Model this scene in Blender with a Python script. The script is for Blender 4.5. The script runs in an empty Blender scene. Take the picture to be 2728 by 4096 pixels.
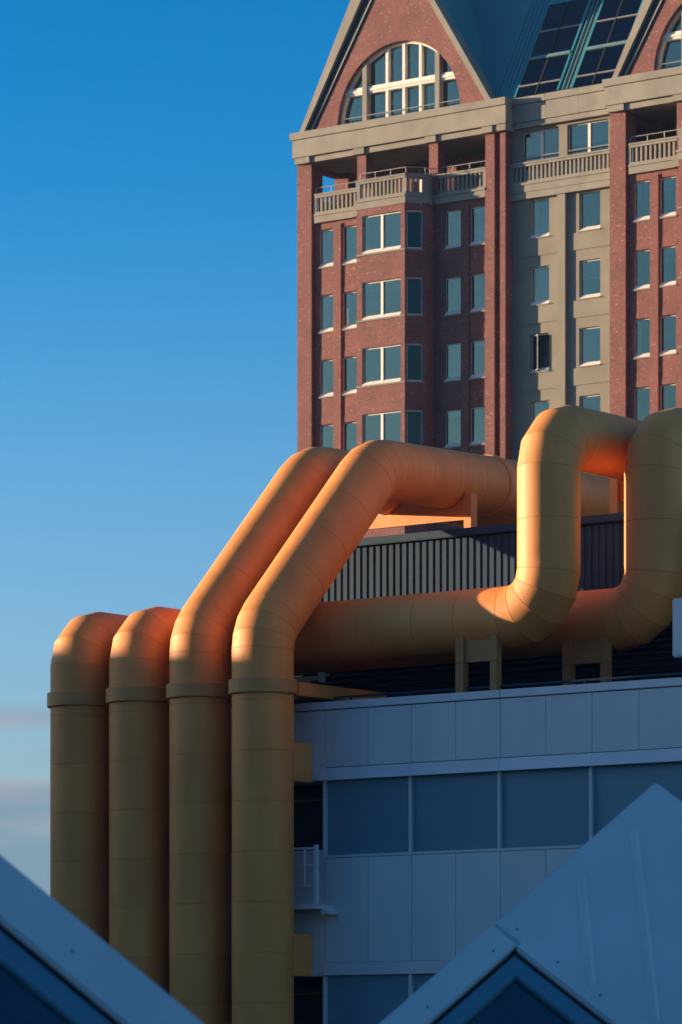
import bpy, bmesh, math, random
from mathutils import Vector, Matrix
random.seed(7)
R = math.radians
SC = bpy.context.scene
COL = SC.collection

# ------------------------------------------------------------------ camera, light, exposure
YAW = 37.0                                  # the facades stand 37 degrees off the picture plane
CY, SY = math.cos(R(YAW)), math.sin(R(YAW))
def cam_to_world(right, fwd, z):            # distances right of / ahead of the viewer -> town grid
    return Vector((right*CY - fwd*SY, right*SY + fwd*CY, z))
cd = bpy.data.cameras.new('camera')
cam = bpy.data.objects.new('camera', cd); COL.objects.link(cam)
cam.location = (0, 0, 0); cam.rotation_euler = (R(90), 0, R(YAW))
cd.sensor_fit = 'VERTICAL'; cd.sensor_height = 36.0; cd.lens = 9600/2354.4*36
cd.shift_y = (2490-1177.2)/2354.4
cd.clip_start = 0.5; cd.clip_end = 6000
cd.dof.use_dof = True; cd.dof.focus_distance = 116.0; cd.dof.aperture_fstop = 2.2
SC.camera = cam
SC.view_settings.view_transform = 'Standard'
SC.view_settings.look = 'None'
SC.view_settings.gamma = 1.0
SC.view_settings.use_curve_mapping = False
SC.view_settings.exposure = 1.25

SUN_EL = 5.2
SUN = Vector((-0.9397*math.cos(R(SUN_EL)), -0.3420*math.cos(R(SUN_EL)), math.sin(R(SUN_EL))))
sl = bpy.data.lights.new('sun', 'SUN'); sl.energy = 5.0; sl.angle = R(0.5); sl.color = (1.0, 0.745, 0.485)
so = bpy.data.objects.new('sun', sl); COL.objects.link(so)
so.rotation_euler = SUN.to_track_quat('Z', 'Y').to_euler()

W = bpy.data.worlds.new('World'); SC.world = W; W.use_nodes = True
nt = W.node_tree; nt.nodes.clear()
def wn(t, **k):
    n = nt.nodes.new(t)
    for a, b in k.items(): setattr(n, a, b)
    return n
wo = wn('ShaderNodeOutputWorld'); bg = wn('ShaderNodeBackground'); bg.inputs[1].default_value = 0.085
sky = wn('ShaderNodeTexSky', sky_type='NISHITA', sun_disc=False, sun_elevation=R(SUN_EL), sun_rotation=R(250),
         altitude=0, air_density=1.0, dust_density=0.6, ozone_density=3.0)
geo = wn('ShaderNodeTexCoord'); sep = wn('ShaderNodeSeparateXYZ')
nt.links.new(geo.outputs['Generated'], sep.inputs[0])
# clear evening sky tint, deepest above the pale horizon, paler overhead to lift ambient light
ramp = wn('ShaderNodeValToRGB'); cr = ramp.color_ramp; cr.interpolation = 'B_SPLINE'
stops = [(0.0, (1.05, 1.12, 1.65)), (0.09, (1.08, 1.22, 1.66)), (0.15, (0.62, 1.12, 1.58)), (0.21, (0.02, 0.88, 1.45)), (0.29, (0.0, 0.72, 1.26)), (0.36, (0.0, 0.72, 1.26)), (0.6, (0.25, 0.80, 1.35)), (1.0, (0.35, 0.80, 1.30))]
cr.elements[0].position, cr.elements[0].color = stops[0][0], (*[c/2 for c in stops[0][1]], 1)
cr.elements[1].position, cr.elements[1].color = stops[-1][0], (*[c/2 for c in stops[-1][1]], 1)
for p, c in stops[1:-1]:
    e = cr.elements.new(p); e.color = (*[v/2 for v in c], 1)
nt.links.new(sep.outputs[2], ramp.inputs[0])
mul = wn('ShaderNodeMix', data_type='RGBA', blend_type='MULTIPLY'); mul.inputs[0].default_value = 1
# the blue is deepest at right angles to the sun and made paler towards and opposite it, raising the fill
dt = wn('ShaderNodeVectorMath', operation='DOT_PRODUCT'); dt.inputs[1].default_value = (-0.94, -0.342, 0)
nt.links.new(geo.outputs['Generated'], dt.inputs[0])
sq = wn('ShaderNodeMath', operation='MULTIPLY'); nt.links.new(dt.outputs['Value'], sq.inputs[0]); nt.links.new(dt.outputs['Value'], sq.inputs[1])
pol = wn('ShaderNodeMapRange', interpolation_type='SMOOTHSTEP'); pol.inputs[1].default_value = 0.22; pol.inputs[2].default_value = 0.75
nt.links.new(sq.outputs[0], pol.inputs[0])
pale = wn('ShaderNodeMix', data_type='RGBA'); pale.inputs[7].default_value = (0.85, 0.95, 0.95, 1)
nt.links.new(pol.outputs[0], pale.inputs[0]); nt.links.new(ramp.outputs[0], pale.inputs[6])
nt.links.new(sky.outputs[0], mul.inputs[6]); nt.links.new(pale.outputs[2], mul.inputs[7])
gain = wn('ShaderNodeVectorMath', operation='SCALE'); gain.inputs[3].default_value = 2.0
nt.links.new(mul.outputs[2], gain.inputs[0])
# low bank of long stratus streaks near the horizon
mp = wn('ShaderNodeMapping'); mp.inputs['Scale'].default_value = (5.0, 5.0, 52.0); mp.inputs['Location'].default_value = (0, 0, 0.8)
nt.links.new(geo.outputs['Generated'], mp.inputs[0])
nz = wn('ShaderNodeTexNoise'); nz.inputs['Scale'].default_value = 1.0; nz.inputs['Detail'].default_value = 4.0; nz.inputs['Roughness'].default_value = 0.5
nt.links.new(mp.outputs[0], nz.inputs['Vector'])
cl = wn('ShaderNodeMapRange', interpolation_type='SMOOTHSTEP'); cl.inputs[1].default_value = 0.34; cl.inputs[2].default_value = 0.52
nt.links.new(nz.outputs[0], cl.inputs[0])
band = wn('ShaderNodeMapRange', interpolation_type='SMOOTHSTEP'); band.inputs[1].default_value = 0.0925; band.inputs[2].default_value = 0.0845; band.inputs[3].default_value = 0.0; band.inputs[4].default_value = 1.0
nt.links.new(sep.outputs[2], band.inputs[0])
m1 = wn('ShaderNodeMath', operation='MULTIPLY'); nt.links.new(cl.outputs[0], m1.inputs[0]); nt.links.new(band.outputs[0], m1.inputs[1])
m2 = wn('ShaderNodeMath', operation='MULTIPLY'); m2.inputs[1].default_value = 0.95; nt.links.new(m1.outputs[0], m2.inputs[0])
nz2 = wn('ShaderNodeTexNoise'); nz2.inputs['Scale'].default_value = 1.7; nz2.inputs['Detail'].default_value = 2.0
nt.links.new(mp.outputs[0], nz2.inputs['Vector'])
cc = wn('ShaderNodeMapRange'); cc.inputs[1].default_value = 0.38; cc.inputs[2].default_value = 0.62
nt.links.new(nz2.outputs[0], cc.inputs[0])
ccol = wn('ShaderNodeMix', data_type='RGBA'); ccol.inputs[6].default_value = (1.10, 1.70, 2.25, 1); ccol.inputs[7].default_value = (2.0, 2.1, 2.3, 1)
nt.links.new(cc.outputs[0], ccol.inputs[0])
CLOUD = wn('ShaderNodeMix', data_type='RGBA'); nt.links.new(ccol.outputs[2], CLOUD.inputs[7])
nt.links.new(m2.outputs[0], CLOUD.inputs[0]); nt.links.new(gain.outputs[0], CLOUD.inputs[6])
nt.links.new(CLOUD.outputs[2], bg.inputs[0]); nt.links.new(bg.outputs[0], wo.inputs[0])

# ------------------------------------------------------------------ materials
def new_mat(name):
    m = bpy.data.materials.new(name); m.use_nodes = True
    t = m.node_tree; b = t.nodes['Principled BSDF']
    return m, t, b
def N(t, ty, **k):
    n = t.nodes.new(ty)
    for a, b in k.items(): setattr(n, a, b)
    return n
def mat_noise(name, c1, c2, scale=3.0, rough=0.7, bump=0.1, bscale=40, metal=0.0, stretch=(1, 1, 1), rnd=0.0, detail=6, spec=0.5, bdist=0.01):
    m, t, b = new_mat(name)
    g = N(t, 'ShaderNodeNewGeometry'); mp = N(t, 'ShaderNodeMapping'); mp.inputs['Scale'].default_value = stretch
    t.links.new(g.outputs['Position'], mp.inputs[0])
    n1 = N(t, 'ShaderNodeTexNoise'); n1.inputs['Scale'].default_value = scale; n1.inputs['Detail'].default_value = detail
    t.links.new(mp.outputs[0], n1.inputs['Vector'])
    mr = N(t, 'ShaderNodeMapRange'); mr.inputs[1].default_value = 0.3; mr.inputs[2].default_value = 0.7
    t.links.new(n1.outputs[0], mr.inputs[0])
    mx = N(t, 'ShaderNodeMix', data_type='RGBA'); mx.inputs[6].default_value = (*c1, 1); mx.inputs[7].default_value = (*c2, 1)
    t.links.new(mr.outputs[0], mx.inputs[0])
    out = mx.outputs[2]
    if rnd:
        oi = N(t, 'ShaderNodeObjectInfo'); r2 = N(t, 'ShaderNodeMapRange'); r2.inputs[3].default_value = 1-rnd; r2.inputs[4].default_value = 1+rnd
        t.links.new(oi.outputs['Random'], r2.inputs[0])
        hs = N(t, 'ShaderNodeHueSaturation'); t.links.new(out, hs.inputs['Color']); t.links.new(r2.outputs[0], hs.inputs['Value'])
        out = hs.outputs[0]
    t.links.new(out, b.inputs['Base Color'])
    b.inputs['Roughness'].default_value = rough; b.inputs['Metallic'].default_value = metal; b.inputs['Specular IOR Level'].default_value = spec
    if bump:
        n2 = N(t, 'ShaderNodeTexNoise'); n2.inputs['Scale'].default_value = bscale; n2.inputs['Detail'].default_value = 3
        t.links.new(g.outputs['Position'], n2.inputs['Vector'])
        bp = N(t, 'ShaderNodeBump'); bp.inputs['Strength'].default_value = bump; bp.inputs['Distance'].default_value = bdist
        t.links.new(n2.outputs[0], bp.inputs['Height']); t.links.new(bp.outputs[0], b.inputs['Normal'])
    return m
def mat_brick(name, upright=False):
    m, t, b = new_mat(name)
    g = N(t, 'ShaderNodeNewGeometry'); s = N(t, 'ShaderNodeSeparateXYZ'); t.links.new(g.outputs['Position'], s.inputs[0])
    ad = N(t, 'ShaderNodeMath', operation='ADD'); t.links.new(s.outputs[0], ad.inputs[0]); t.links.new(s.outputs[1], ad.inputs[1])
    c = N(t, 'ShaderNodeCombineXYZ')
    t.links.new(ad.outputs[0], c.inputs[1 if upright else 0]); t.links.new(s.outputs[2], c.inputs[0 if upright else 1])
    br = N(t, 'ShaderNodeTexBrick'); br.offset = 0.5
    t.links.new(c.outputs[0], br.inputs['Vector'])
    br.inputs['Scale'].default_value = 1.0; br.inputs['Brick Width'].default_value = 0.12; br.inputs['Row Height'].default_value = 0.07
    br.inputs['Mortar Size'].default_value = 0.009; br.inputs['Mortar Smooth'].default_value = 0.3; br.inputs['Bias'].default_value = 0.0
    br.inputs['Color1'].default_value = (0, 0, 0, 1); br.inputs['Color2'].default_value = (1, 1, 1, 1); br.inputs['Mortar'].default_value = (0.5, 0.5, 0.5, 1)
    rp = N(t, 'ShaderNodeValToRGB'); e = rp.color_ramp.elements
    e[0].position = 0.0; e[0].color = (0.11, 0.035, 0.035, 1); e[1].position = 1.0; e[1].color = (0.38, 0.20, 0.17, 1)
    for p, col in ((0.08, (0.205, 0.056, 0.044)), (0.55, (0.235, 0.066, 0.050)), (0.90, (0.262, 0.076, 0.057)), (0.965, (0.30, 0.105, 0.085))):
        q = rp.color_ramp.elements.new(p); q.color = (*col, 1)
    t.links.new(br.outputs['Color'], rp.inputs[0])
    mx = N(t, 'ShaderNodeMix', data_type='RGBA'); mx.inputs[7].default_value = (0.17, 0.085, 0.078, 1)
    t.links.new(br.outputs['Fac'], mx.inputs[0]); t.links.new(rp.outputs[0], mx.inputs[6])
    n = N(t, 'ShaderNodeTexNoise'); n.inputs['Scale'].default_value = 0.9; n.inputs['Detail'].default_value = 5
    t.links.new(g.outputs['Position'], n.inputs['Vector'])
    mr = N(t, 'ShaderNodeMapRange'); mr.inputs[1].default_value = 0.3; mr.inputs[2].default_value = 0.7; mr.inputs[3].default_value = 0.82; mr.inputs[4].default_value = 1.15
    t.links.new(n.outputs[0], mr.inputs[0])
    hs = N(t, 'ShaderNodeHueSaturation'); t.links.new(mx.outputs[2], hs.inputs['Color']); t.links.new(mr.outputs[0], hs.inputs['Value'])
    t.links.new(hs.outputs[0], b.inputs['Base Color']); b.inputs['Roughness'].default_value = 0.85
    bp = N(t, 'ShaderNodeBump'); bp.inputs['Strength'].default_value = 0.5; bp.inputs['Distance'].default_value = 0.008
    iv = N(t, 'ShaderNodeMath', operation='MULTIPLY_ADD'); iv.inputs[1].default_value = -1.0; t.links.new(br.outputs['Fac'], iv.inputs[0])
    t.links.new(rp.outputs[0], iv.inputs[2]); t.links.new(iv.outputs[0], bp.inputs['Height']); t.links.new(bp.outputs[0], b.inputs['Normal'])
    return m
def mat_glass(name, tint=(0.75, 0.85, 0.88), refl=(0.8, 0.9, 0.95), fac=0.45, rough=0.03, wav=0.02):
    m, t, b = new_mat(name); t.nodes.remove(b)
    o = t.nodes['Material Output']; tr = N(t, 'ShaderNodeBsdfTransparent'); tr.inputs[0].default_value = (*tint, 1)
    gl = N(t, 'ShaderNodeBsdfGlossy'); gl.inputs[0].default_value = (*refl, 1); gl.inputs['Roughness'].default_value = rough
    g = N(t, 'ShaderNodeNewGeometry'); n = N(t, 'ShaderNodeTexNoise'); n.inputs['Scale'].default_value = 0.8
    t.links.new(g.outputs['Position'], n.inputs['Vector'])
    bp = N(t, 'ShaderNodeBump'); bp.inputs['Strength'].default_value = 0.3; bp.inputs['Distance'].default_value = wav
    t.links.new(n.outputs[0], bp.inputs['Height']); t.links.new(bp.outputs[0], gl.inputs['Normal'])
    lw = N(t, 'ShaderNodeLayerWeight'); lw.inputs[0].default_value = 0.35
    mr = N(t, 'ShaderNodeMapRange'); mr.inputs[3].default_value = fac; mr.inputs[4].default_value = 1.0
    t.links.new(lw.outputs['Fresnel'], mr.inputs[0])
    ms = N(t, 'ShaderNodeMixShader'); t.links.new(mr.outputs[0], ms.inputs[0]); t.links.new(tr.outputs[0], ms.inputs[1]); t.links.new(gl.outputs[0], ms.inputs[2])
    t.links.new(ms.outputs[0], o.inputs[0])
    return m
M = {}
M['duct'] = mat_noise('yellow_paint', (0.67, 0.226, 0.045), (0.79, 0.288, 0.062), 1.3, 0.60, 0.5, 2.2, rnd=0.05, stretch=(1, 1, 0.3), bdist=0.02)
M['ductdirt'] = mat_noise('yellow_band_paint', (0.52, 0.21, 0.058), (0.60, 0.24, 0.060), 2.5, 0.6, 0.1, 50)
M['brick'] = mat_brick('red_brick'); M['soldier'] = mat_brick('red_brick_soldier', True)
M['stone'] = mat_noise('sandstone', (0.24, 0.215, 0.175), (0.31, 0.28, 0.232), 1.1, 0.9, 0.35, 30, bdist=0.012, rnd=0.05)
M['concrete'] = mat_noise('precast_concrete', (0.225, 0.20, 0.155), (0.275, 0.245, 0.19), 0.9, 0.9, 0.3, 25, rnd=0.03, bdist=0.01)
M['cream'] = mat_noise('cream_paint', (0.74, 0.68, 0.58), (0.80, 0.74, 0.65), 5, 0.5, 0, 10)
M['dframe'] = mat_noise('grey_frame', (0.20, 0.20, 0.20), (0.26, 0.25, 0.24), 5, 0.5, 0, 10)
M['handrail'] = mat_noise('handrail_metal', (0.40, 0.36, 0.33), (0.48, 0.43, 0.38), 5, 0.4, 0, 10, metal=0.3)
M['glass'] = mat_glass('window_glass', refl=(0.42, 0.45, 0.40), fac=0.14)
M['glass2'] = mat_glass('dark_window_glass', tint=(0.5, 0.55, 0.5), refl=(0.3, 0.34, 0.28), fac=0.07)
M['curtain'] = mat_noise('net_curtain', (0.30, 0.38, 0.40), (0.52, 0.60, 0.62), 0.55, 0.9, 0, 10, stretch=(5, 5, 0.35), rnd=0.42)
M['blind'] = mat_noise('roller_blind', (0.55, 0.56, 0.50), (0.62, 0.63, 0.57), 2, 0.9, 0, 10)
M['blind2'] = mat_noise('pale_curtain', (0.62, 0.66, 0.64), (0.72, 0.75, 0.72), 3, 0.9, 0, 10)
M['dark'] = mat_noise('dark_interior', (0.015, 0.018, 0.022), (0.03, 0.032, 0.035), 1, 0.9, 0, 10)
M['copper'] = mat_noise('green_copper', (0.015, 0.20, 0.245), (0.025, 0.25, 0.30), 0.8, 0.55, 0.05, 20, stretch=(1, 1, 0.3))
M['copperl'] = mat_noise('pale_green_copper', (0.10, 0.21, 0.22), (0.14, 0.26, 0.27), 2, 0.6, 0.05, 20)
M['skyglass'] = mat_glass('skylight_glass', tint=(0.3, 0.3, 0.34), refl=(0.30, 0.26, 0.30), fac=0.18, rough=0.05)
M['panel'] = mat_noise('white_panel', (0.47, 0.52, 0.55), (0.57, 0.61, 0.64), 0.6, 0.55, 0.03, 12, stretch=(1, 1, 0.25), rnd=0.035)
M['whiteband'] = mat_noise('white_metal', (0.49, 0.52, 0.56), (0.56, 0.58, 0.62), 1.0, 0.45, 0.02, 12, stretch=(1, 1, 0.4))
M['screen'] = mat_noise('sunscreen_glass', (0.095, 0.20, 0.26), (0.13, 0.24, 0.30), 0.3, 0.6, 0.0, 10, rnd=0.05)
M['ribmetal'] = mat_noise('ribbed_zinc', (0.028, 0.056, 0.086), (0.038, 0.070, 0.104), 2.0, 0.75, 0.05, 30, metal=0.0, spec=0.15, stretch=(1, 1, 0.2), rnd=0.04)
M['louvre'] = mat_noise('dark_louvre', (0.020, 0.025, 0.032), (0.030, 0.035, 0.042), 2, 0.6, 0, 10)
M['support'] = mat_noise('support_paint', (0.34, 0.145, 0.05), (0.44, 0.18, 0.055), 3, 0.7, 0.1, 40)
M['duskroom'] = mat_noise('dusky_room', (0.05, 0.05, 0.07), (0.14, 0.13, 0.16), 0.9, 0.9, 0, 10)
M['gravel'] = mat_noise('roof_gravel', (0.08, 0.08, 0.08), (0.16, 0.15, 0.14), 30, 0.95, 0.5, 60)
M['cube'] = mat_noise('cube_roof_panel', (0.36, 0.48, 0.53), (0.44, 0.56, 0.60), 0.7, 0.35, 0.05, 8, rnd=0.01, bdist=0.006)
M['bframe'] = mat_noise('blue_frame', (0.05, 0.17, 0.25), (0.06, 0.20, 0.28), 3, 0.4, 0, 10)
M['cubeglass'] = mat_glass('cube_glass', tint=(0.35, 0.5, 0.5), refl=(0.35, 0.6, 0.6), fac=0.22)
M['tealroom'] = mat_noise('teal_room', (0.05, 0.18, 0.20), (0.09, 0.28, 0.30), 0.6, 0.9, 0, 10)
M['gasket'] = mat_noise('rubber_gasket', (0.01, 0.012, 0.016), (0.02, 0.02, 0.025), 5, 0.7, 0, 10)
M['asphalt'] = mat_noise('paving', (0.05, 0.05, 0.05), (0.09, 0.085, 0.08), 1.5, 0.9, 0.3, 20)
M['bark'] = mat_noise('twig', (0.04, 0.03, 0.02), (0.07, 0.05, 0.03), 8, 0.9, 0, 10)
M['leaf'] = mat_noise('leaf', (0.03, 0.05, 0.03), (0.06, 0.08, 0.05), 8, 0.7, 0, 10)

# ------------------------------------------------------------------ builders
WP = {}
def tag(o, label=None, cat=None, group=None, kind=None):
    if label: o['label'] = label
    if cat: o['category'] = cat
    if group: o['group'] = group
    if kind: o['kind'] = kind
    return o
def thing(name, loc, label, cat, group=None):
    o = bpy.data.objects.new(name, None); COL.objects.link(o); o.location = loc; o.empty_display_size = 0.5
    WP[o] = Vector(loc); return tag(o, label, cat, group)
class MB:
    def __init__(s): s.v = []; s.f = []; s.sm = []
    def add(s, vs, fs, smooth=False):
        k = len(s.v); s.v += [Vector(v) for v in vs]
        for f in fs: s.f.append([i+k for i in f]); s.sm.append(smooth)
        return s
    def box(s, x0, x1, y0, y1, z0, z1):
        return s.add([(x0,y0,z0),(x1,y0,z0),(x1,y1,z0),(x0,y1,z0),(x0,y0,z1),(x1,y0,z1),(x1,y1,z1),(x0,y1,z1)],
                     [(0,3,2,1),(4,5,6,7),(0,1,5,4),(1,2,6,5),(2,3,7,6),(3,0,4,7)])
    def prism(s, poly, vec, smooth=False):      # polygon of 3-D points swept along vec
        n = len(poly); vec = Vector(vec); a = [Vector(p) for p in poly]
        s.add(a + [p+vec for p in a], [list(range(n))[::-1], list(range(n, 2*n))] + [(i, (i+1) % n, n+(i+1) % n, n+i) for i in range(n)], smooth)
        return s
    def xz(s, poly, y0, y1): return s.prism([(x, y0, z) for x, z in poly], (0, y1-y0, 0))
    def bar(s, a, b, w, h=None, up=(0, 0, 1)):
        a, b = Vector(a), Vector(b); h = h or w; d = (b-a).normalized(); u = Vector(up)
        if abs(d.dot(u)) > .98: u = Vector((1, 0, 0))
        x = d.cross(u).normalized(); y = x.cross(d)
        return s.prism([a+x*w/2+y*h/2, a-x*w/2+y*h/2, a-x*w/2-y*h/2, a+x*w/2-y*h/2], b-a)
    def tube(s, a, b, r, n=8):
        a, b = Vector(a), Vector(b); d = (b-a).normalized(); u = Vector((0, 0, 1))
        if abs(d.dot(u)) > .98: u = Vector((1, 0, 0))
        x = d.cross(u).normalized(); y = x.cross(d)
        return s.prism([a+x*r*math.cos(2*math.pi*i/n)+y*r*math.sin(2*math.pi*i/n) for i in range(n)], b-a)
    def wall(s, x0, x1, z0, z1, holes, y0, y1):  # slab in the XZ plane with real openings and reveals
        xs = sorted({x0, x1, *[v for h in holes for v in h[:2] if x0 < v < x1]}); zs = sorted({z0, z1, *[v for h in holes for v in h[2:] if z0 < v < z1]})
        def solid(i, j):
            if not (0 <= i < len(xs)-1 and 0 <= j < len(zs)-1): return False
            cx, cz = (xs[i]+xs[i+1])/2, (zs[j]+zs[j+1])/2
            return not any(h[0] < cx < h[1] and h[2] < cz < h[3] for h in holes)
        for i in range(len(xs)-1):
            for j in range(len(zs)-1):
                if not solid(i, j): continue
                a, b, c, d = xs[i], xs[i+1], zs[j], zs[j+1]
                s.add([(a,y0,c),(b,y0,c),(b,y0,d),(a,y0,d)], [(0,1,2,3)]); s.add([(a,y1,c),(b,y1,c),(b,y1,d),(a,y1,d)], [(3,2,1,0)])
                if not solid(i-1, j): s.add([(a,y0,c),(a,y1,c),(a,y1,d),(a,y0,d)], [(3,2,1,0)])
                if not solid(i+1, j): s.add([(b,y0,c),(b,y1,c),(b,y1,d),(b,y0,d)], [(0,1,2,3)])
                if not solid(i, j-1): s.add([(a,y0,c),(b,y0,c),(b,y1,c),(a,y1,c)], [(3,2,1,0)])
                if not solid(i, j+1): s.add([(a,y0,d),(b,y0,d),(b,y1,d),(a,y1,d)], [(0,1,2,3)])
        return s
    def build(s, name, mat, parent=None, M4=None, label=None, kind=None, bevel=0, smooth=None, loc=None):
        vs = [M4 @ v for v in s.v] if M4 is not None else s.v
        lo = Vector([min(v[i] for v in vs) for i in range(3)]); hi = Vector([max(v[i] for v in vs) for i in range(3)])
        o3 = Vector(loc) if loc is not None else Vector(((lo.x+hi.x)/2, (lo.y+hi.y)/2, lo.z))
        me = bpy.data.meshes.new(name); me.from_pydata([v-o3 for v in vs], [], s.f); me.materials.append(mat)
        me.polygons.foreach_set('use_smooth', s.sm)
        bm = bmesh.new(); bm.from_mesh(me)
        bmesh.ops.remove_doubles(bm, verts=bm.verts, dist=1e-5); bmesh.ops.recalc_face_normals(bm, faces=bm.faces)
        if bevel:
            es = [e for e in bm.edges if len(e.link_faces) == 2 and e.calc_face_angle(0) > R(25)]
            bmesh.ops.bevel(bm, geom=es, offset=bevel, segments=2, affect='EDGES', clamp_overlap=True)
        bm.to_mesh(me); bm.free()
        o = bpy.data.objects.new(name, me); COL.objects.link(o); WP[o] = o3
        if parent is not None: o.parent = parent; o.location = o3 - WP[parent]
        else: o.location = o3
        return tag(o, label, kind=kind)
def copy_part(src, dx, parent=None):            # shares mesh data
    o = src.copy(); COL.objects.link(o); p = parent or src.parent; o.parent = p
    WP[o] = WP[src] + Vector(dx); o.location = WP[o] - WP[p]; return o

# ------------------------------------------------------------------ ground
g = MB(); S = 5000; g.add([(-S,-S,0),(S,-S,0),(S,S,0),(-S,S,0)], [(0,1,2,3)])
tag(g.build('ground', M['asphalt'], loc=(0, 0, 0)), 'paved city ground far below the ducts', kind='structure').location.z = -13.0

# ------------------------------------------------------------------ brick tower
TW = thing('brick_tower', (-108, 165, -13), 'red brick apartment tower with steep stone edged gables and a green roof', 'building')
def glazing(x0, x1, z0, z1, y, mull=0, glass='glass', blind=None, sill=True, frame='side', M4=None, room=0.45, curtain=True, openw=False):
    """window part of the tower: frame mesh + pane, sill, blind sub-parts. y = plane of the glass"""
    f = MB(); t = 0.06; d0, d1 = y-0.03, y+0.03
    f.box(x0, x1, d0, d1, z1-t, z1); f.box(x0, x1, d0, d1, z0, z0+t)
    f.box(x0, x0+t*.6, d0, d1, z0+t, z1-t); f.box(x1-t*.6, x1, d0, d1, z0+t, z1-t)
    for k in range(mull):
        xm = x0+(x1-x0)*(k+1)/(mull+1); f.box(xm-.07, xm+.07, d0-.05, d1, z0+t, z1-t)
    w = f.build('window', M['cream'], TW, M4)
    MB().box(x0+t*.6, x1-t*.6, y-.006, y+.006, z0+t, z1-t).build('pane', M[glass], w, M4)
    if sill:
        MB().prism([(x0+.01, y-.17, z0+.012), (x0+.01, y-.035, z0+.185), (x0+.01, y-.035, z0+.005), (x0+.01, y-.17, z0+.005)], (x1-x0-.02, 0, 0)).build('sill', M['cream'], w, M4)
    if curtain and rw.random() < .5: room = .09
    MB().box(x0-.04, x1+.04, y+room, y+room+.03, z0-.02, z1+.02).build('curtain' if curtain else 'room', (M['curtain'] if rw.random() < .7 else M['duskroom']) if curtain else M['duskroom'], w, M4)
    if blind:
        MB().box(x0+.05, x1-.05, y+.05, y+.065, z1-(z1-z0)*blind, z1-.05).build('blind', M['blind'], w, M4)
    if curtain and frame == 'side' and M4 is None:
        q = rw.random()
        if q < .25: MB().box(x0+.08, x0+.08+(x1-x0)*.22, y+.10, y+.12, z0+.12, z1-.07).build('curtain_or_glint_strip', M['blind2'], w)
        elif q < .45 and not blind: MB().box(x0+.06, x1-.06, y+.05, y+.065, z1-(z1-z0)*rw.uniform(.15, .5), z1-.07).build('blind', M['blind2'], w)
    return w
rw = random.Random(11)
ROWS = [(39.32, 41.12), (36.19, 37.96), (33.07, 34.84), (29.95, 31.71), (26.83, 28.58), (23.71, 25.46)]
ZB = 20.0
def brick(mb, name='wall', **k): return mb.build(name, M['brick'], TW, **k)
rnd = random.Random(3)
BLN = {0: {(1): None}}
BAL = {}
def baluster_row(p0, p1, z0, z1, n, parent, w=.105):
    """balusters along a line, one object each"""
    p0, p1 = Vector(p0), Vector(p1); d = (p1-p0); ang = math.atan2(d.y, d.x)
    key = round(z1-z0, 2)
    for i in range(n):
        c = p0 + d*((i+.5)/n)
        if key not in BAL:
            b = MB().box(-w/2, w/2, -.06, .06, 0, z1-z0).build('baluster', M['stone'], parent, loc=(0, 0, 0)); BAL[key] = b
            o = b
        else:
            o = BAL[key].copy(); COL.objects.link(o); o.parent = parent
        WP[o] = Vector((c.x, c.y, z0)); o.location = WP[o]-WP[parent]; o.rotation_euler = (0, 0, ang)
def balustrade(pts, n_list, zl=41.45, zt=42.85, ends=True, rail=True, thick=.26, ledge_out=.10):
    """ledge + pierced parapet along a polyline of plan points (left to right), outward = -Y side"""
    P = [Vector((x, y, 0)) for x, y in pts]
    def off(d):
        out = []
        for i in range(len(P)):
            ns = []
            if i > 0: e = (P[i]-P[i-1]).normalized(); ns.append(Vector((e.y, -e.x, 0)))
            if i < len(P)-1: e = (P[i+1]-P[i]).normalized(); ns.append(Vector((e.y, -e.x, 0)))
            nn = sum(ns, Vector()); nn.normalize(); out.append(P[i] + nn*(d/max(.3, nn.dot(ns[0]))))
        return out
    def strip(mb, do, di, z0, z1):
        a, b = off(do), off(di)
        mb.prism([(p.x, p.y, z0) for p in a] + [(p.x, p.y, z0) for p in reversed(b)], (0, 0, z1-z0))
    m = MB(); strip(m, ledge_out-.05, -thick-.2, zl, zl+.33); strip(m, ledge_out, -thick-.2, zl+.33, zl+.43)
    par = m.build('balustrade', M['stone'], TW)
    m = MB(); strip(m, .03, -.2, zt-.20, zt-.08); strip(m, .07, -.24, zt-.08, zt); m.build('coping', M['stone'], par)
    m = MB(); strip(m, .0, -.18, zl+.432, zl+.53); m.build('plinth', M['stone'], par)
    mid = off(-.09)
    for i, n in enumerate(n_list): baluster_row(mid[i], mid[i+1], zl+.53, zt-.20, n, par)
    for p in mid: MB().box(p.x-.09, p.x+.09, p.y-.085, p.y+.085, zl+.53, zt-.20).build('post', M['stone'], par)
    if rail:
        h = MB(); q = off(-.12)
        for i in range(len(q)-1):
            h.tube((q[i].x, q[i].y, zt+.32), (q[i+1].x, q[i+1].y, zt+.32), .022, 6)
            L = (q[i+1]-q[i]).length; k = max(1, round(L/.9))
            for j in range(k+1):
                c = q[i].lerp(q[i+1], j/k); h.tube((c.x, c.y, zt), (c.x, c.y, zt+.32), .016, 6)
        h.build('handrail', M['handrail'], par)
    return par

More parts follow.
